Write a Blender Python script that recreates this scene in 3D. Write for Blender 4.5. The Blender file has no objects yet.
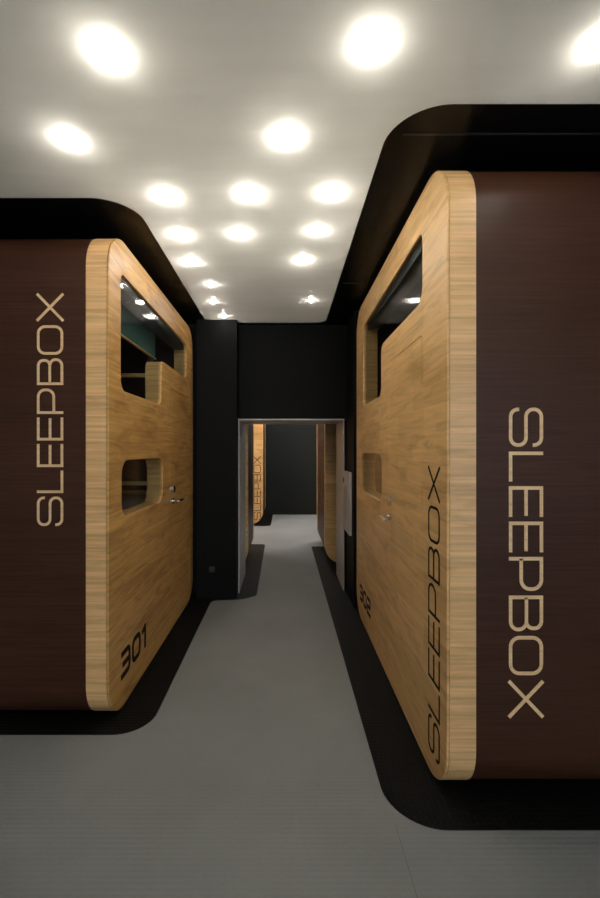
import bpy, bmesh, math, random
from mathutils import Vector, Matrix
random.seed(4)
scene = bpy.context.scene
C = scene.collection
PI = math.pi
CEIL = 2.55

# ------------------------------------------------------------------ materials
def new_mat(name):
    m = bpy.data.materials.new(name); m.use_nodes = True
    nt = m.node_tree; b = nt.nodes['Principled BSDF']
    return m, nt, b
def simple(name, col, rough=.5, metal=0, spec=.5):
    m, nt, b = new_mat(name)
    b.inputs['Base Color'].default_value = (*col, 1)
    b.inputs['Roughness'].default_value = rough
    b.inputs['Metallic'].default_value = metal
    b.inputs['Specular IOR Level'].default_value = spec
    return m
def N(nt, t, **kw):
    n = nt.nodes.new(t)
    for k, v in kw.items(): setattr(n, k, v)
    return n
def mapping(nt, scale, rot=(0, 0, 0)):
    tc = N(nt, 'ShaderNodeTexCoord'); mp = N(nt, 'ShaderNodeMapping')
    mp.inputs['Scale'].default_value = scale; mp.inputs['Rotation'].default_value = rot
    nt.links.new(tc.outputs['Object'], mp.inputs['Vector'])
    return mp
def noise(nt, scale, s=1, detail=4, rough=.55, dist=0):
    mp = mapping(nt, scale)
    n = N(nt, 'ShaderNodeTexNoise'); n.inputs['Scale'].default_value = s
    n.inputs['Detail'].default_value = detail; n.inputs['Roughness'].default_value = rough
    n.inputs['Distortion'].default_value = dist
    nt.links.new(mp.outputs[0], n.inputs['Vector'])
    return n
def ramp(nt, src, stops):
    r = N(nt, 'ShaderNodeValToRGB'); e = r.color_ramp.elements
    while len(e) < len(stops): e.new(.5)
    for i, (p, c) in enumerate(stops):
        e[i].position = p; e[i].color = (*c, 1)
    nt.links.new(src, r.inputs[0]); return r
def mix(nt, a, b, fac, mode='MULTIPLY'):
    m = N(nt, 'ShaderNodeMix', data_type='RGBA', blend_type=mode)
    if isinstance(fac, float): m.inputs[0].default_value = fac
    else: nt.links.new(fac, m.inputs[0])
    nt.links.new(a, m.inputs[6]); nt.links.new(b, m.inputs[7])
    return m.outputs[2]
def bump(nt, b, src, strength, dist=.002):
    n = N(nt, 'ShaderNodeBump'); n.inputs['Strength'].default_value = strength
    n.inputs['Distance'].default_value = dist
    nt.links.new(src, n.inputs['Height']); nt.links.new(n.outputs[0], b.inputs['Normal'])

def oak(name, light, dark, tones=.6, fine_scale=(3, 2.0, 95), fine_mix=1.0, streak=.7):
    m, nt, b = new_mat(name)
    fine = noise(nt, fine_scale, 1, 5, .6, .3)
    mid = tuple(a * .5 * fine_mix + a * (1 - .5 * fine_mix) if False else a for a in light)
    dk = tuple(l + (d - l) * fine_mix for l, d in zip(light, dark))
    r1 = ramp(nt, fine.outputs['Fac'], [(.36, dk), (.62, light)])
    broad = noise(nt, (1.4, 1.5, 11), 1.2, 4, .62, 1.6)
    r2 = ramp(nt, broad.outputs['Fac'], [(.33, (.62, .54, .42)), (.50, (.95, .93, .90)), (.66, (1.03, 1.02, 1.0))])
    c = mix(nt, r1.outputs[0], r2.outputs[0], streak)
    mp = mapping(nt, (1, 1, 1))          # staves of differing tone, laid along the panel
    sx = N(nt, 'ShaderNodeSeparateXYZ'); cb = N(nt, 'ShaderNodeCombineXYZ')
    nt.links.new(mp.outputs[0], sx.inputs[0])
    nt.links.new(sx.outputs['Y'], cb.inputs['X']); nt.links.new(sx.outputs['Z'], cb.inputs['Y'])
    br = N(nt, 'ShaderNodeTexBrick'); br.inputs['Scale'].default_value = 1
    br.inputs['Brick Width'].default_value = .43; br.inputs['Row Height'].default_value = .118
    br.inputs['Mortar Size'].default_value = 0; br.offset = .37
    br.inputs['Color1'].default_value = (1, 1, 1, 1); br.inputs['Color2'].default_value = (.78, .74, .68, 1)
    nt.links.new(cb.outputs[0], br.inputs['Vector'])
    c = mix(nt, c, br.outputs['Color'], tones)
    nt.links.new(c, b.inputs['Base Color'])
    b.inputs['Roughness'].default_value = .42
    bump(nt, b, fine.outputs['Fac'], .2, .001)
    return m
OAK = oak('oak_veneer', (.89, .575, .255), (.60, .36, .14), .75, (3, 1.4, 52), .40, .72)
OAKSHADE = oak('oak_veneer_shaded', (.72, .435, .15), (.38, .205, .06), .75, (3, 1.4, 52), .55, 1.0)  # same oak, colour darkened for light falloff on left pod, streaks stronger
OAKEDGE = oak('oak_edge_grain', (.97, .60, .275), (.66, .395, .175), .4, (1.2, 1.2, 62), .9, .45)

def wenge():
    m, nt, b = new_mat('dark_stained_wood')
    fine = noise(nt, (2.2, 2.2, 110), 1, 5, .6, .2)
    r1 = ramp(nt, fine.outputs['Fac'], [(.3, (.045, .016, .0075)), (.7, (.074, .028, .0145))]
    )
    b.inputs['Specular IOR Level'].default_value = (.24)
    broad = noise(nt, (1, 1, 7), 1, 3)
    r2 = ramp(nt, broad.outputs['Fac'], [(.3, (.78, .74, .72)), (.7, (1.05, 1.05, 1.05))])
    c = mix(nt, r1.outputs[0], r2.outputs[0], .8)
    nt.links.new(c, b.inputs['Base Color'])
    rr = ramp(nt, broad.outputs['Fac'], [(.3, (.38,) * 3), (.7, (.52,) * 3)])
    nt.links.new(rr.outputs[0], b.inputs['Roughness'])
    return m
WENGE = wenge()

def floor_mat():
    m, nt, b = new_mat('grey_vinyl')
    n1 = noise(nt, (1, 1, 1), 1.3, 4, .55)
    r = ramp(nt, n1.outputs['Fac'], [(.3, (.205, .215, .215)), (.72, (.262, .272, .268))])
    n2 = noise(nt, (18, 70, 1), 3, 2)
    r2 = ramp(nt, n2.outputs['Fac'], [(.35, (.93,) * 3), (.65, (1.04,) * 3)])
    nt.links.new(mix(nt, r.outputs[0], r2.outputs[0], .8), b.inputs['Base Color'])
    b.inputs['Roughness'].default_value = .55
    b.inputs['Specular IOR Level'].default_value = .25
    mp = mapping(nt, (1, 1, 1))
    w = N(nt, 'ShaderNodeTexWave', wave_type='BANDS', bands_direction='Y')
    w.inputs['Scale'].default_value = 16; w.inputs['Distortion'].default_value = .3
    nt.links.new(mp.outputs[0], w.inputs['Vector'])
    bump(nt, b, w.outputs['Fac'], .12, .002)
    return m
FLOOR = floor_mat()

def black_floor():
    m, nt, b = new_mat('black_studded_rubber')
    b.inputs['Base Color'].default_value = (.0036, .0038, .0034, 1)
    b.inputs['Specular IOR Level'].default_value = .15
    b.inputs['Roughness'].default_value = .6
    mp = mapping(nt, (1, 1, 1))
    sx = N(nt, 'ShaderNodeSeparateXYZ'); nt.links.new(mp.outputs[0], sx.inputs[0])
    outs = []
    for ax in 'XY':
        mu = N(nt, 'ShaderNodeMath', operation='MULTIPLY'); mu.inputs[1].default_value = 2 * PI / .022
        si = N(nt, 'ShaderNodeMath', operation='SINE')
        nt.links.new(sx.outputs[ax], mu.inputs[0]); nt.links.new(mu.outputs[0], si.inputs[0]); outs.append(si)
    mn = N(nt, 'ShaderNodeMath', operation='MINIMUM')
    nt.links.new(outs[0].outputs[0], mn.inputs[0]); nt.links.new(outs[1].outputs[0], mn.inputs[1])
    bump(nt, b, mn.outputs[0], .35, .002)
    return m
BLACKFLOOR = black_floor()

def ceiling_mat():
    m, nt, b = new_mat('pale_satin_ceiling')
    n1 = noise(nt, (.5, 3.2, 1), 1.6, 3)
    r = ramp(nt, n1.outputs['Fac'], [(.3, (.52, .51, .47)), (.7, (.64, .63, .585))])
    nt.links.new(r.outputs[0], b.inputs['Base Color'])
    b.inputs['Roughness'].default_value = .30
    tl = N(nt, 'ShaderNodeBsdfTranslucent'); tl.inputs[0].default_value = (.285, .284, .27, 1)
    mx = N(nt, 'ShaderNodeMixShader'); mx.inputs[0].default_value = .35
    nt.links.new(b.outputs[0], mx.inputs[1]); nt.links.new(tl.outputs[0], mx.inputs[2])
    nt.links.new(mx.outputs[0], nt.nodes['Material Output'].inputs[0])
    n2 = noise(nt, (.35, 5, 1), 2.2, 2)
    bump(nt, b, n2.outputs['Fac'], .35, .01)
    return m
CEILM = ceiling_mat()

def black_gloss():
    m, nt, b = new_mat('black_ceiling_film')
    b.inputs['Base Color'].default_value = (.0035, .0055, .0075, 1)
    b.inputs['Specular IOR Level'].default_value = .2
    n1 = noise(nt, (3.5, 1.6, 1), 3.0, 8, .75, 2.5)
    r = ramp(nt, n1.outputs['Fac'], [(.5, (.3,) * 3), (.7, (.55,) * 3)])
    nt.links.new(r.outputs[0], b.inputs['Roughness'])
    r3 = ramp(nt, n1.outputs['Fac'], [(.60, (0,) * 3), (.68, (1,) * 3)])
    bump(nt, b, r3.outputs[0], .4, .004)
    return m
BLACKCEIL = black_gloss()

def paint(name, c, rough=.6, spec=.5):
    m, nt, b = new_mat(name)
    b.inputs['Specular IOR Level'].default_value = spec
    n1 = noise(nt, (1, 1, 1), 2.0, 4)
    r = ramp(nt, n1.outputs['Fac'], [(.3, tuple(v * .85 for v in c)), (.7, c)])
    nt.links.new(r.outputs[0], b.inputs['Base Color'])
    b.inputs['Roughness'].default_value = rough
    n2 = noise(nt, (1, 1, 1), 90, 2)
    bump(nt, b, n2.outputs['Fac'], .08, .002)
    return m
BLACKWALL = paint('black_wall_paint', (.0042, .0044, .0042), .7, .14)
DARKWALL = paint('dark_green_black_wall', (.007, .0095, .0095), .7, .2)
ROOMWALL = paint('grey_room_wall', (.55, .555, .56))
VOIDWHITE = simple('white_void_lining', (.85, .85, .84), .8)
WHITE = paint('white_lacquer', (.60, .57, .54), .45)
PANELGREY = simple('pale_grey_plastic', (.36, .37, .37), .4)
CHROME = simple('brushed_steel', (.72, .71, .69), .22, 1)
BLACKTXT = simple('black_vinyl_letters', (.006, .006, .007), .7, 0, .12)
PALETXT = oak('oak_letter_inlay', (1.0, .68, .37), (.72, .47, .25), .1, (3, 1.5, 70), .6, .2)
DARKPL = simple('dark_plastic', (.03, .03, .03), .4)
TEAL = simple('teal_blind_fabric', (.045, .115, .115), .8)
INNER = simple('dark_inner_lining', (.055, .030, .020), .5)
LINEN = simple('white_linen', (.62, .66, .70), .8)

def glass():
    m = bpy.data.materials.new('window_glass'); m.use_nodes = True
    nt = m.node_tree; nt.nodes.clear()
    out = N(nt, 'ShaderNodeOutputMaterial'); mx = N(nt, 'ShaderNodeMixShader')
    fr = N(nt, 'ShaderNodeFresnel'); fr.inputs[0].default_value = 1.62
    gm = N(nt, 'ShaderNodeNewGeometry'); sb = N(nt, 'ShaderNodeMath', operation='SUBTRACT'); sb.inputs[0].default_value = 1
    ml = N(nt, 'ShaderNodeMath', operation='MULTIPLY')
    nt.links.new(gm.outputs['Backfacing'], sb.inputs[1]); nt.links.new(sb.outputs[0], ml.inputs[0]); nt.links.new(fr.outputs[0], ml.inputs[1])
    tr = N(nt, 'ShaderNodeBsdfTransparent'); tr.inputs[0].default_value = (.86, .89, .87, 1)
    gl = N(nt, 'ShaderNodeBsdfGlossy'); gl.inputs['Roughness'].default_value = .09
    nt.links.new(ml.outputs[0], mx.inputs[0]); nt.links.new(tr.outputs[0], mx.inputs[1])
    nt.links.new(gl.outputs[0], mx.inputs[2]); nt.links.new(mx.outputs[0], out.inputs[0])
    return m
GLASS = glass()
def emis(name, col, s):
    m, nt, b = new_mat(name)
    b.inputs['Base Color'].default_value = (.8, .8, .8, 1)
    b.inputs['Emission Color'].default_value = (*col, 1); b.inputs['Emission Strength'].default_value = s
    return m
LAMP = emis('lit_lamp_lens', (1.0, .945, .845), 134)
LAMPBRIGHT = emis('lit_lamp_lens_bright', (1.0, .96, .92), 1500)
LAMPDIM = emis('lit_lamp_lens_low', (1.0, .92, .84), 66)

# ------------------------------------------------------------------ builders
def link(name, me, m, parent=None):
    o = bpy.data.objects.new(name, me); C.objects.link(o)
    if m: me.materials.append(m)
    if parent: o.parent = parent
    return o
def from_bm(name, bm, m, parent=None, smooth=False):
    me = bpy.data.meshes.new(name); bmesh.ops.recalc_face_normals(bm, faces=bm.faces)
    bm.to_mesh(me); bm.free()
    if smooth:
        for p in me.polygons: p.use_smooth = True
        try: me.set_sharp_from_angle(angle=math.radians(35))
        except Exception: pass
    return link(name, me, m, parent)
def add_box(bm, a, b):
    vs = [bm.verts.new((x, y, z)) for x in (a[0], b[0]) for y in (a[1], b[1]) for z in (a[2], b[2])]
    for f in ((0, 1, 3, 2), (4, 6, 7, 5), (0, 4, 5, 1), (2, 3, 7, 6), (0, 2, 6, 4), (1, 5, 7, 3)):
        bm.faces.new([vs[i] for i in f])
def box(name, a, b, m, parent=None, bevel=0):
    bm = bmesh.new(); add_box(bm, a, b)
    if bevel: bmesh.ops.bevel(bm, geom=list(bm.edges), offset=bevel, segments=3, profile=.5, affect='EDGES')
    return from_bm(name, bm, m, parent, bool(bevel))
def rounded(pts, n=10):
    """pts: (x, y, r) corners -> polyline with arc corners"""
    out = []; k = len(pts)
    for i in range(k):
        p = Vector(pts[i][:2]); r = pts[i][2]
        if r <= 0: out.append(p); continue
        a = (Vector(pts[i - 1][:2]) - p).normalized(); b = (Vector(pts[(i + 1) % k][:2]) - p).normalized()
        ang = a.angle(b); t = r / math.tan(ang / 2)
        cdir = (a + b).normalized(); c = p + cdir * (r / math.sin(ang / 2))
        s = p + a * t - c; e = p + b * t - c
        a0 = math.atan2(s.y, s.x); a1 = math.atan2(e.y, e.x)
        d = (a1 - a0 + PI) % (2 * PI) - PI
        for j in range(n + 1):
            th = a0 + d * j / n
            out.append(c + Vector((math.cos(th), math.sin(th))) * r)
    return out
def rrect(x0, y0, x1, y1, r, n=10):
    return rounded([(x0, y0, r), (x1, y0, r), (x1, y1, r), (x0, y1, r)], n)
def plate_mesh(name, loops, thick, bevel=0.0):
    """flat plate in local XY with holes, thickness along Z centred on 0"""
    cu = bpy.data.curves.new(name, 'CURVE'); cu.dimensions = '2D'; cu.fill_mode = 'BOTH'
    cu.extrude = thick / 2 - bevel; cu.bevel_depth = bevel; cu.bevel_resolution = 3; cu.offset = -bevel
    for lp in loops:
        s = cu.splines.new('POLY'); s.points.add(len(lp) - 1)
        for i, p in enumerate(lp): s.points[i].co = (p[0], p[1], 0, 1)
        s.use_cyclic_u = True
    o = bpy.data.objects.new(name, cu); C.objects.link(o)
    dg = bpy.context.evaluated_depsgraph_get(); dg.update()
    me = bpy.data.meshes.new_from_object(o.evaluated_get(dg)); me.name = name
    me.materials.clear()
    bpy.data.objects.remove(o); bpy.data.curves.remove(cu)
    for p in me.polygons: p.use_smooth = True
    try: me.set_sharp_from_angle(angle=math.radians(40))
    except Exception: pass
    return me
def plate_yz(name, loops, x0, x1, m, parent, bevel=0.0):
    """plate lying in the YZ plane between x0 and x1"""
    me = plate_mesh(name, loops, abs(x1 - x0), bevel)
    for v in me.vertices: v.co = (v.co.z + (x0 + x1) / 2, v.co.x, v.co.y)
    return link(name, me, m, parent)
def plate_xy(name, loops, z0, z1, m, parent=None):
    me = plate_mesh(name, loops, abs(z1 - z0))
    for v in me.vertices: v.co.z += (z0 + z1) / 2
    return link(name, me, m, parent)
def cyl(name, c, r, h, axis, m, parent=None, seg=24, r2=None):
    bm = bmesh.new()
    bmesh.ops.create_cone(bm, cap_ends=True, segments=seg, radius1=r, radius2=r if r2 is None else r2, depth=h)
    R = {'X': Matrix.Rotation(PI / 2, 4, 'Y'), 'Y': Matrix.Rotation(-PI / 2, 4, 'X'), 'Z': Matrix()}[axis]
    bmesh.ops.transform(bm, matrix=Matrix.Translation(c) @ R, verts=bm.verts)
    return from_bm(name, bm, m, parent, True)
def struct(o): o['kind'] = 'structure'; return o
def tag(o, label, cat, group=None):
    o['label'] = label; o['category'] = cat
    if group: o['group'] = group
    return o
def empty(name, loc, rz=0):
    o = bpy.data.objects.new(name, None); C.objects.link(o)
    o.location = loc; o.rotation_euler = (0, 0, rz); o.empty_display_size = .1
    return o

# ------------------------------------------------------------------ lettering
def arcline(pts, n=6):
    """open polyline with rounded interior corners, pts (x,y,r)"""
    out = [Vector(pts[0][:2])]
    for i in range(1, len(pts) - 1):
        p = Vector(pts[i][:2]); r = pts[i][2]
        a = (Vector(pts[i - 1][:2]) - p).normalized(); b = (Vector(pts[i + 1][:2]) - p).normalized()
        if r <= 0: out.append(p); continue
        ang = a.angle(b); t = r / math.tan(ang / 2)
        c = p + (a + b).normalized() * (r / math.sin(ang / 2))
        s = p + a * t - c; e = p + b * t - c
        a0 = math.atan2(s.y, s.x); d = (math.atan2(e.y, e.x) - a0 + PI) % (2 * PI) - PI
        for j in range(n + 1): out.append(c + Vector((math.cos(a0 + d * j / n), math.sin(a0 + d * j / n))) * r)
    out.append(Vector(pts[-1][:2]))
    return out
def glyph(ch, s):
    h = s / 2; t = 1 - h; R = .26
    def G(w):
        e = w - h
        return {
            'S': [arcline([(e, .70, 0), (e, t, .21), (h, t, .21), (h, .5, .21), (e, .5, .21), (e, h, .21), (h, h, .21), (h, .30, 0)])],
            'L': [arcline([(h, 1, 0), (h, h, 0), (w, h, 0)])],
            'E': [arcline([(w, t, 0), (h, t, 0), (h, h, 0), (w, h, 0)]), arcline([(h, .5, 0), (w - .03, .5, 0)])],
            'P': [arcline([(h, 0, 0), (h, t, 0), (e, t, R), (e, .36, R), (h, .36, 0)])],
            'B': [arcline([(h, .5, 0), (h, t, 0), (e - .03, t, .2), (e - .03, .51, .2), (h, .51, 0)]),
                  arcline([(h, .51, 0), (e, .51, .22), (e, h, .22), (h, h, 0), (h, .55, 0)])],
            'O': [rrect(h, h, e, t, R, 7) + ['closed']],
            'X': [arcline([(h * .7, 0, 0), (w - h * .7, 1, 0)]), arcline([(h * .7, 1, 0), (w - h * .7, 0, 0)])],
            '3': [arcline([(.02, t, 0), (e, t, .2), (e, h, .2), (.0, h, 0)]), arcline([(.14, .5, 0), (e, .5, 0)])],
            '0': [rrect(h, h, e, t, .24, 7) + ['closed']],
            '1': [arcline([(0.02, .74, 0), (e - .02, t - .02, 0)]), arcline([(e, 1, 0), (e, 0, 0)])],
            '2': [arcline([(.02, t, 0), (e, t, .2), (e, .5, .18), (h, .5, .18), (h, h, 0), (w, h, 0)])],
        }[ch]
    W = {'S': 1.1, 'L': .84, 'E': .86, 'P': .95, 'B': 1.0, 'O': 1.1, 'X': 1.08, '3': .95, '0': 1.0, '1': .5, '2': .95}[ch]
    return G(W), W
def lettering(name, text, origin, U, V, cap, length, stroke, m, parent, gap=.13, up=.0015):
    """strokes raised 'up' above the surface; U reading direction, V letter-up direction"""
    U = Vector(U); V = Vector(V); Nn = U.cross(V); O = Vector(origin)
    items = []; x = 0
    for ch in text:
        g, w = glyph(ch, stroke); items.append((x, g)); x += w + gap
    x -= gap; ku = length / (x * cap)
    bm = bmesh.new()
    for x0, strokes in items:
        for si, pl in enumerate(strokes):
            lift = 1 + .25 * si
            closed = pl[-1] == 'closed'
            if closed: pl = pl[:-1]
            pl2 = []
            for p in pl:
                if not pl2 or (p - pl2[-1]).length > 1e-4: pl2.append(p)
            if closed and (pl2[0] - pl2[-1]).length < 1e-4: pl2.pop()
            n = len(pl2); rows = []
            for i in range(n):
                p = pl2[i]
                a = pl2[i - 1] if (i > 0 or closed) else None
                b = pl2[(i + 1) % n] if (i < n - 1 or closed) else None
                d1 = (p - a).normalized() if a is not None else (b - p).normalized()
                d2 = (b - p).normalized() if b is not None else d1
                n1 = Vector((-d1.y, d1.x)); n2 = Vector((-d2.y, d2.x))
                mm = (n1 + n2).normalized(); k = (stroke / 2) / max(.35, mm.dot(n1))
                row = []
                for sg, hh in ((1, 0), (1, lift), (-1, lift), (-1, 0)):
                    q = p + mm * k * sg
                    row.append(bm.verts.new(O + U * ((x0 + q.x) * cap * ku) + V * (q.y * cap) + Nn * (up * hh)))
                rows.append(row)
            for i in range(n if closed else n - 1):
                r0, r1 = rows[i], rows[(i + 1) % n]
                for j in range(4): bm.faces.new((r0[j], r0[(j + 1) % 4], r1[(j + 1) % 4], r1[j]))
            if not closed:
                bm.faces.new(rows[0]); bm.faces.new(rows[-1][::-1])
    return from_bm(name, bm, m, parent)

# ------------------------------------------------------------------ room shell
FLOOR_T = 0.0
floor = struct(box('floor', (-3.2, -6.2, -.1), (3.2, 9.4, 0), FLOOR))
struct(box('trim_11', (.4035, -6.1, 0), (.4055, 1.56, .0006), simple('floor_joint', (.09, .095, .095), .6)))
# black floor inlays round the pods
struct(plate_xy('trim_1', [rounded([(3.1, 1.537, 0), (3.1, 6.05, 0), (.385, 6.05, .02), (.39, 1.537, .2)], 14)], 0.0, .003, BLACKFLOOR))
struct(plate_xy('trim_2', [rounded([(-3.1, 2.052, 0), (-.655, 2.052, .17), (-.655, 3.885, .07), (-.30, 3.97, .02), (-.262, 4.0, .02),
                                    (-.262, 6.2, .05), (-3.1, 6.2, 0)][0:3] + [(-.40, 3.90, .3), (-.255, 4.02, .09), (-.272, 6.2, .06), (-3.1, 6.2, 0)], 12)], 0.0, .003, BLACKFLOOR))
struct(plate_xy('trim_3', [rounded([(-3.1, 7.68, 0), (-.235, 7.68, .12), (-.235, 9.04, 0), (-3.1, 9.04, 0)], 10)], 0.0, .003, BLACKFLOOR))

# ceiling: pale field with rounded cut-outs, black film over the pods
white = rounded([(-3.15, -6.1, 0), (3.15, -6.1, 0), (3.15, 1.479, 0), (.386, 1.479, .2), (.386, 4.02, .10), (-.723, 4.02, .09),
                 (-.723, 2.03, .2), (-3.15, 2.03, 0)], 14)
bm = bmesh.new()
bm.faces.new([bm.verts.new((p.x, p.y, CEIL)) for p in white])
struct(from_bm('ceiling', bm, CEILM))
# lit void above the translucent film: white sides and top
bm = bmesh.new()
lo = [bm.verts.new((p.x, p.y, CEIL + .001)) for p in white]; hi = [bm.verts.new((p.x, p.y, CEIL + .22)) for p in white]
for i in range(len(white)):
    j = (i + 1) % len(white); bm.faces.new((lo[i], lo[j], hi[j], hi[i]))
bm.faces.new(hi)
struct(from_bm('trim_4', bm, VOIDWHITE))
whole = [Vector(p) for p in ((-3.2, -6.2), (3.2, -6.2), (3.2, 9.4), (-3.2, 9.4))]
struct(plate_xy('trim_9', [whole, white], CEIL + .003, CEIL + .02, BLACKCEIL))
# seams in the black film
for i, (x0, y0, x1, y1) in enumerate(((.42, 3.07, .60, 3.078), (-.83, 3.10, -.74, 3.108), (.45, 1.62, 3.0, 1.628))):
    struct(box('trim_%d' % (5 + i), (x0, y0, CEIL), (x1, y1, CEIL + .0045), simple('seam_%d' % i, (.02, .02, .02), .35)))

# back wall with the doorway (passage 0.6 m deep)
bm = bmesh.new()
add_box(bm, (-3.2, 4.07, 0), (-.80, 4.70, CEIL + .012))
add_box(bm, (-.80, 3.93, 0), (-.432, 4.70, CEIL + .012))
add_box(bm, (.600, 3.70, 0), (3.2, 4.16, CEIL + .012))
add_box(bm, (.581, 4.16, 0), (3.2, 4.70, CEIL + .012))
struct(from_bm('wall_back', bm, BLACKWALL))
struct(box('wall_lintel', (-.432, 4.10, 1.655), (.600, 4.70, CEIL + .012), BLACKWALL))
# white lining of the doorway
bm = bmesh.new()
add_box(bm, (-.432, 4.07, 0), (-.423, 4.715, 1.656))
add_box(bm, (.572, 4.15, 0), (.5815, 4.715, 1.656))
add_box(bm, (-.423, 4.09, 1.644), (.572, 4.715, 1.656))
struct(from_bm('trim_8', bm, WHITE))
struct(box('wall_left', (-3.3, -6.2, 0), (-3.2, 9.4, CEIL + .06), ROOMWALL))
struct(box('wall_right', (3.2, -6.2, 0), (3.3, 9.4, CEIL + .06), ROOMWALL))
bm = bmesh.new()
for a_, b_ in (((-3.3, -6.3, 0), (.6, -6.2, 2.61)), ((2.9, -6.3, 0), (3.3, -6.2, 2.61)), ((.6, -6.3, 0), (2.9, -6.2, .7)), ((.6, -6.3, 2.35), (2.9, -6.2, 2.61))):
    add_box(bm, a_, b_)
struct(from_bm('wall_front', bm, ROOMWALL))
sky = bpy.data.lights.new('daylight', 'AREA'); sky.shape = 'RECTANGLE'; sky.size = 2.3; sky.size_y = 1.65
sky.energy = 120; sky.color = (.74, .87, 1.0)
so = bpy.data.objects.new('daylight', sky); C.objects.link(so); so.location = (1.75, -6.32, 1.52); so.rotation_euler = (PI / 2, 0, 0)
struct(box('wall_far', (-3.2, 9.05, 0), (3.2, 9.2, CEIL + .012), DARKWALL))

# ------------------------------------------------------------------ sleeping pods
def profile(L, H, r, inset=0.0, n=14):
    return rrect(inset, inset, L - inset, H - inset, r - inset, n)
def make_pod(loc, rz, L, H, r, W, upper, lower, door, handle_y, hinge_dir, label, side_text=None, number=None, face_text=None, inside=True, OAK=OAK):
    root = empty('sleeping_pod', loc, rz)
    tag(root, label, 'sleeping pod', 'sleeping pods along the corridor')
    CAP = .110
    loops = [profile(L, H, r)]
    up = rounded(upper, 8); lo = rrect(*lower, .085, 8)
    dl = rrect(*door, .02, 5)
    loops += [up, lo, dl]
    plate_yz('face_panel', loops, 0, .012, OAK, root, .0055)
    plate_yz('edge_band', [profile(L, H, r, .0006)] + [up, lo, dl], .0118, CAP, OAKEDGE, root)
    # door leaf in its opening
    d0, dz0, d1, dz1 = door
    dr = plate_yz('door', [rrect(d0 + .0016, dz0 + .0016, d1 - .0016, dz1 - .0016, .019, 5)], .0006, .045, OAK, root, .002)
    hx = -.0
    lk = cyl('lock', (-.009, handle_y, 1.055), .027, .020, 'X', CHROME, dr)
    rose = cyl('handle', (-.005, handle_y, .965), .022, .012, 'X', CHROME, dr)
    bm = bmesh.new()
    bmesh.ops.create_cone(bm, cap_ends=True, segments=16, radius1=.009, radius2=.009, depth=.045,
                          matrix=Matrix.Translation((-.030, handle_y, .965)) @ Matrix.Rotation(PI / 2, 4, 'Y'))
    bmesh.ops.create_cone(bm, cap_ends=True, segments=16, radius1=.009, radius2=.008, depth=.12,
                          matrix=Matrix.Translation((-.052, handle_y + hinge_dir * .055, .965)) @ Matrix.Rotation(-PI / 2, 4, 'X'))
    from_bm('lever', bm, CHROME, dr, True)
    # panes
    w = .004
    def shrink(p): return p
    plate_yz('window_pane', [up], .012, .016, GLASS, root)
    plate_yz('window_pane', [lo], .012, .016, GLASS, root)
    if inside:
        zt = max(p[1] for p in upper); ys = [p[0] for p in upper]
        box('reveal_shade', (.022, min(ys) + .012, zt - .052), (CAP + .01, max(ys) - .055, zt - .001), DARKPL, root, .004)  # dark strip standing in for shade on the top window reveal
    # dark shell: a hollow tube that follows the rounded profile
    plate_shell = [profile(L, H, r, .003), profile(L, H, r, .035)]
    plate_yz('shell', plate_shell, CAP - .001, W - CAP + .001, WENGE, root)
    plate_yz('rear_panel', [profile(L, H, r)], W - CAP, W, OAK, root, .007)
    box('plinth', (.12, .25, -loc[2] + .003), (W - .12, L - .25, .004), DARKPL, root)
    if inside:
        # inner lining, bunks
        box('inner_floor', (CAP, .036, .10), (W - CAP, L - .036, .13), INNER, root)
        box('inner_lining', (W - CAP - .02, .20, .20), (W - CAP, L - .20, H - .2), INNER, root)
    if side_text:
        y0, z0, cap, ln = side_text
        lettering('word_lettering', 'SLEEPBOX', (0, y0, z0), (0, 0, 1), (0, 1, 0), cap, ln, .085, BLACKTXT, root)
    if number:
        txt, ystart, z0, cap, ln = number
        lettering('number_lettering', txt, (0, ystart, z0), (0, -1, 0), (0, 0, 1), cap, ln, .2, BLACKTXT, root, .16)
    if face_text:
        o, U, V, cap, ln = face_text
        lettering('shell_lettering', 'SLEEPBOX', o, U, V, cap, ln, .10, PALETXT, root)
    return root
BZ = .01
# right near pod: local y = Y-1.619
Lr, Hr = 2.021, 2.499
right = make_pod((.6137, 1.619, BZ), 0, Lr, Hr, .212, 1.45,
    upper=[(.293, 2.015, .07), (1.105, 2.015, .06), (1.105, 1.695, .06), (1.712, 1.695, .06), (1.712, 2.308, .06), (.293, 2.322, .045)],
    lower=(1.085, 1.025, 1.80, 1.325), door=(.295, .02, .945, 1.86), handle_y=.865, hinge_dir=-1,
    label='nearest oak-faced dark brown sleeping pod on the right, numbered 302',
    side_text=(.074, .095, .134, 1.19), number=('302', 1.85, .150, .13, .42),
    face_text=((.234, .003, 1.510), (0, 0, -1), (1, 0, 0), .129, 1.172))
# left near pod turned round: local y = 4.001-Y
Ll, Hl = 1.927, 2.449
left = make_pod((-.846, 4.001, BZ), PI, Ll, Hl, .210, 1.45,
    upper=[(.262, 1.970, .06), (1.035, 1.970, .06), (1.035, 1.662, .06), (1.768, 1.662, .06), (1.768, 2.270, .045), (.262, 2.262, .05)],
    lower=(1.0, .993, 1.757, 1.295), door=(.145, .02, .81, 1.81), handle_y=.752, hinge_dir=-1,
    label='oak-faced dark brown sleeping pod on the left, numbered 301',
    OAK=OAKSHADE, number=('301', 1.77, .150, .145, .40),
    face_text=((.220, Ll - .003, .983), (0, 0, 1), (1, 0, 0), .127, 1.126))
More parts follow.
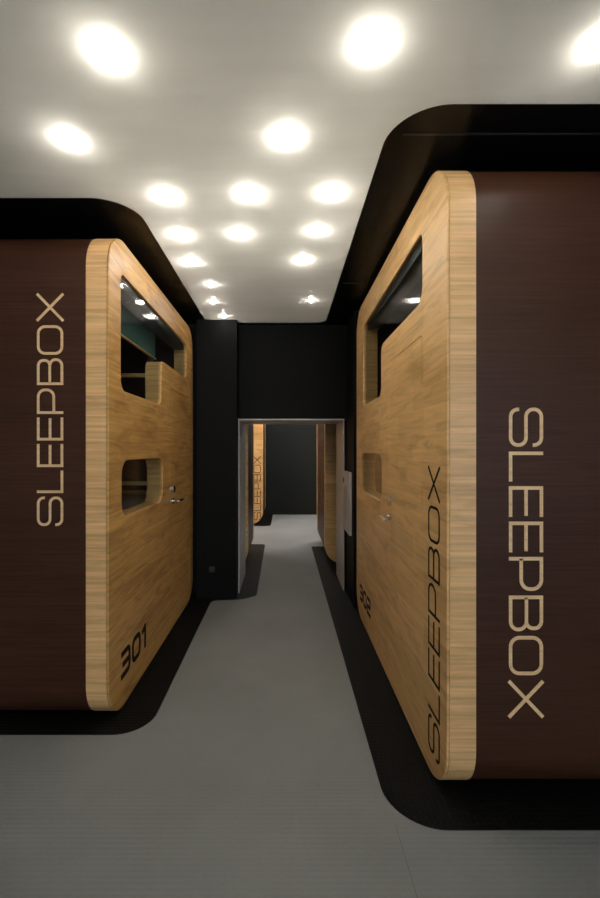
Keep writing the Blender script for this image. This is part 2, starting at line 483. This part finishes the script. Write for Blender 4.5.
# pods beyond the doorway
far_kw = dict(upper=[(.29, 2.015, .07), (1.1, 2.015, .06), (1.1, 1.695, .06), (1.71, 1.695, .06), (1.71, 2.30, .06), (.29, 2.30, .06)],
              lower=(1.085, 1.025, 1.80, 1.325), door=(.295, .02, .945, 1.86), handle_y=.865, hinge_dir=-1, inside=False)
make_pod((2.51, 5.12, BZ), PI / 2, 2.02, 2.45, .2, 1.33, label='sleeping pod edge seen through the doorway at right, beside white jamb', **far_kw)
make_pod((-.412, 4.88, BZ), PI / 2, 2.02, 2.45, .2, 1.0, label='sleeping pod edge seen through the doorway at left, just past the jamb', **far_kw)
make_pod((-.388, 7.86, BZ), PI / 2, 2.02, 2.45, .2, 1.15, label='farthest oak pod face beyond the doorway with black vertical lettering',
         side_text=(.035, .07, .132, 1.17), **far_kw)

# fittings inside the left pod (world coordinates, parts of the pod)
def inpod(root, name, a, b, m, bevel=0):
    inv = (Matrix.Translation(root.location) @ Matrix.Rotation(root.rotation_euler.z, 4, 'Z')).inverted()
    A = inv @ Vector(a); B = inv @ Vector(b)
    lo = [min(A[i], B[i]) for i in range(3)]; hi = [max(A[i], B[i]) for i in range(3)]
    return box(name, lo, hi, m, root, bevel)
inpod(left, 'blind', (-.975, 2.14, 2.05), (-.967, 3.23, 2.40), TEAL, .002)
inpod(left, 'blind_rail', (-.982, 2.14, 2.038), (-.962, 3.24, 2.05), OAK, .003)
for z in (1.90, 1.51, 1.12): inpod(left, 'ladder_rung', (-1.28, 3.10, z - .014), (-.985, 3.135, z + .014), OAK, .004)
for x in (-1.31, -.98): inpod(left, 'ladder_rail', (x, 3.09, .504), (x + .025, 3.145, 2.02), INNER, .004)
inpod(left, 'rear_lining', (-2.15, 3.945, .52), (-.965, 3.962, 1.49), OAK)
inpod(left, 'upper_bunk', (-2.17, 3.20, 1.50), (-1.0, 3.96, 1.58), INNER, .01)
inpod(left, 'lower_bunk', (-2.17, 2.50, .15), (-1.0, 3.96, .50), OAK, .01)
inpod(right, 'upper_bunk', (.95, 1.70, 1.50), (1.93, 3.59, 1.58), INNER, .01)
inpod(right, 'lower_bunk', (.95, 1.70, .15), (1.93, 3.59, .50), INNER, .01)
def soft(name, a, b, m, bev, label, cat):
    bm = bmesh.new(); add_box(bm, a, b)
    bmesh.ops.bevel(bm, geom=list(bm.edges), offset=bev, segments=5, profile=.5, affect='EDGES')
    return tag(from_bm(name, bm, m, None, True), label, cat)
soft('folded_duvet', (-2.0, 3.30, .502), (-1.03, 3.90, .965), LINEN, .10, 'pale blue folded duvet seen through lower window of left pod', 'duvet')
t = empty('television', (-1.42, 3.935, 1.0))
tag(t, 'black flat screen inside left pod, seen through its lower window', 'television')
box('screen', (-.26, -.02, 0), (.26, .0, .30), simple('black_screen', (.01, .01, .012), .15), t, .004)
box('bezel', (-.27, -.012, -.01), (.27, .008, .31), DARKPL, t, .003)

# ------------------------------------------------------------------ wall items
t = empty('wall_cabinet', (.600, 4.0, .60))
tag(t, 'flat white wall cabinet on black wall right of the doorway', 'cabinet')
box('body', (-.022, -.20, 0), (0, .20, .56), WHITE, t, .003)
box('cabinet_door', (-.027, -.175, .03), (-.0225, .175, .53), WHITE, t, .002)
box('grey_inset', (-.0285, -.05, .12), (-.0272, .14, .42), PANELGREY, t)['label'] = 'pale grey recessed panel'
box('latch', (-.034, .10, .45), (-.0272, .135, .50), DARKPL, t, .002)
t = empty('wall_socket', (-.66, 3.93, .27))
tag(t, 'dark square socket low on black wall left of the doorway', 'socket')
box('plate', (-.028, -.008, -.028), (.028, 0, .028), simple('socket_grey', (.014, .015, .015), .5), t, .003)
bm = bmesh.new()
bmesh.ops.create_cone(bm, cap_ends=True, segments=20, radius1=.018, radius2=.018, depth=.004,
                      matrix=Matrix.Translation((0, -.0085, 0)) @ Matrix.Rotation(PI / 2, 4, 'X'))
from_bm('socket_insert', bm, DARKPL, t, True)

# ------------------------------------------------------------------ downlights
def bulb(r, up, down, seg=28, rings=8):
    """flattened bulb that pokes 'down' below the film and 'up' above it"""
    h = (up + down) / 2; cz = (up - down) / 2
    bm = bmesh.new()
    bmesh.ops.create_uvsphere(bm, u_segments=seg, v_segments=rings * 2, radius=1)
    for v in bm.verts: v.co = (v.co.x * r, v.co.y * r, v.co.z * h + cz)
    return bm
def ring(r0, r1, h, seg=28):
    bm = bmesh.new(); prof = ((r0, 0), (r0, -h), (r1 - .002, -h * .6), (r1, 0)); rows = []
    for (r, z) in prof: rows.append([bm.verts.new((r * math.cos(2 * PI * j / seg), r * math.sin(2 * PI * j / seg), z)) for j in range(seg)])
    for k in range(3):
        for j in range(seg): bm.faces.new((rows[k][j], rows[k][(j + 1) % seg], rows[k + 1][(j + 1) % seg], rows[k + 1][j]))
    return bm
def downlight(x, y, label, r=.040, m=LAMP, z=CEIL):
    t = from_bm('downlight', bulb(r * .68, .065, .02), m, None, True); t.location = (x, y, z)
    tag(t, label, 'ceiling light', 'round downlights in the ceiling')
    return t
spots = [
 (-.526, 1.286, 'big lit downlight nearest the top left of the ceiling', .046),
 (.260, 1.257, 'big lit downlight at top centre-right of the ceiling', .046),
 (-.825, 1.65, 'lit downlight just in front of black panel above left pod', .042),
 (.008, 1.635, 'lit downlight alone in the middle, second row from the top', .044),
 (-.553, 2.015, 'left lit downlight of the row of three over corridor mouth', .042),
 (-.163, 1.999, 'middle lit downlight of the row of three over corridor mouth', .042),
 (.218, 1.991, 'right lit downlight of the row of three over corridor mouth', .042),
 (-.576, 2.38, 'left lit downlight of the second row of three in the corridor', .038),
 (-.242, 2.369, 'middle lit downlight of the second row of three in the corridor', .038),
 (.185, 2.336, 'right lit downlight of the second row of three in the corridor', .038),
 (-.589, 2.722, 'left lit downlight of the pair behind both rows of three', .038),
 (.119, 2.70, 'right lit downlight of the pair behind both rows of three', .038),
 (-.525, 3.092, 'small lit downlight, third last on the corridor left side', .036),
 (-.569, 3.446, 'small lit downlight, second last on the corridor left side', .036),
 (-.533, 3.819, 'small lit downlight last on the left by the black wall', .036),
 (.214, 3.411, 'small lit downlight last on the corridor right side', .030),
 (.930, 1.254, 'lit downlight cut by the right edge of the photo', .042)]
for x, y, lab, r in spots: downlight(x, y, lab, r, LAMPDIM if y > 3 else LAMP)
# unseen downlights added behind the camera to brighten the pod fronts
for x, y in ((-1.3, .8), (-.45, .55), (.5, .5), (1.4, .45), (-1.0, -.3), (0, -.3), (1.0, -.3)) + tuple((gx, gy) for gy in (-1.3, -2.3, -3.3, -4.3, -5.3) for gx in (-2.2, -1.1, 0, 1.1, 2.2)):
    downlight(x, y, 'unseen lit downlight added behind the camera for the pod fronts', .04)
struct(box('trim_10', (-3.2, 4.72, CEIL), (3.2, 9.04, CEIL + .0025), WHITE))  # unseen white sheet added to bounce light in the far room
for x, y in ((1.1, 7.2), (1.1, 8.0), (1.9, 7.6), (-1.1, 6.6), (-1.9, 6.8), (.1, 7.9)):  # unseen strong lamps added to brighten the floor past the doorway
    downlight(x, y, 'unseen lit downlight added beyond the doorway for the far floor', .055, LAMPBRIGHT, CEIL)

# ------------------------------------------------------------------ world, camera
w = bpy.data.worlds.new('world'); scene.world = w; w.use_nodes = True
w.node_tree.nodes['Background'].inputs[0].default_value = (.5, .55, .6, 1)
w.node_tree.nodes['Background'].inputs[1].default_value = 0.0
cam = bpy.data.cameras.new('camera'); co = bpy.data.objects.new('camera', cam); C.objects.link(co)
co.location = (0, 0, 1.36); co.rotation_euler = (PI / 2, 0, 0)
cam.sensor_fit = 'VERTICAL'; cam.sensor_height = 36; cam.sensor_width = 24
cam.lens = 430 / 898 * 36
cam.shift_x = 16 / 898; cam.shift_y = 1 / 898
cam.clip_start = .05
scene.camera = co
scene.view_settings.view_transform = 'Standard'; scene.view_settings.look = 'None'
scene.view_settings.exposure = .15; scene.view_settings.gamma = 1
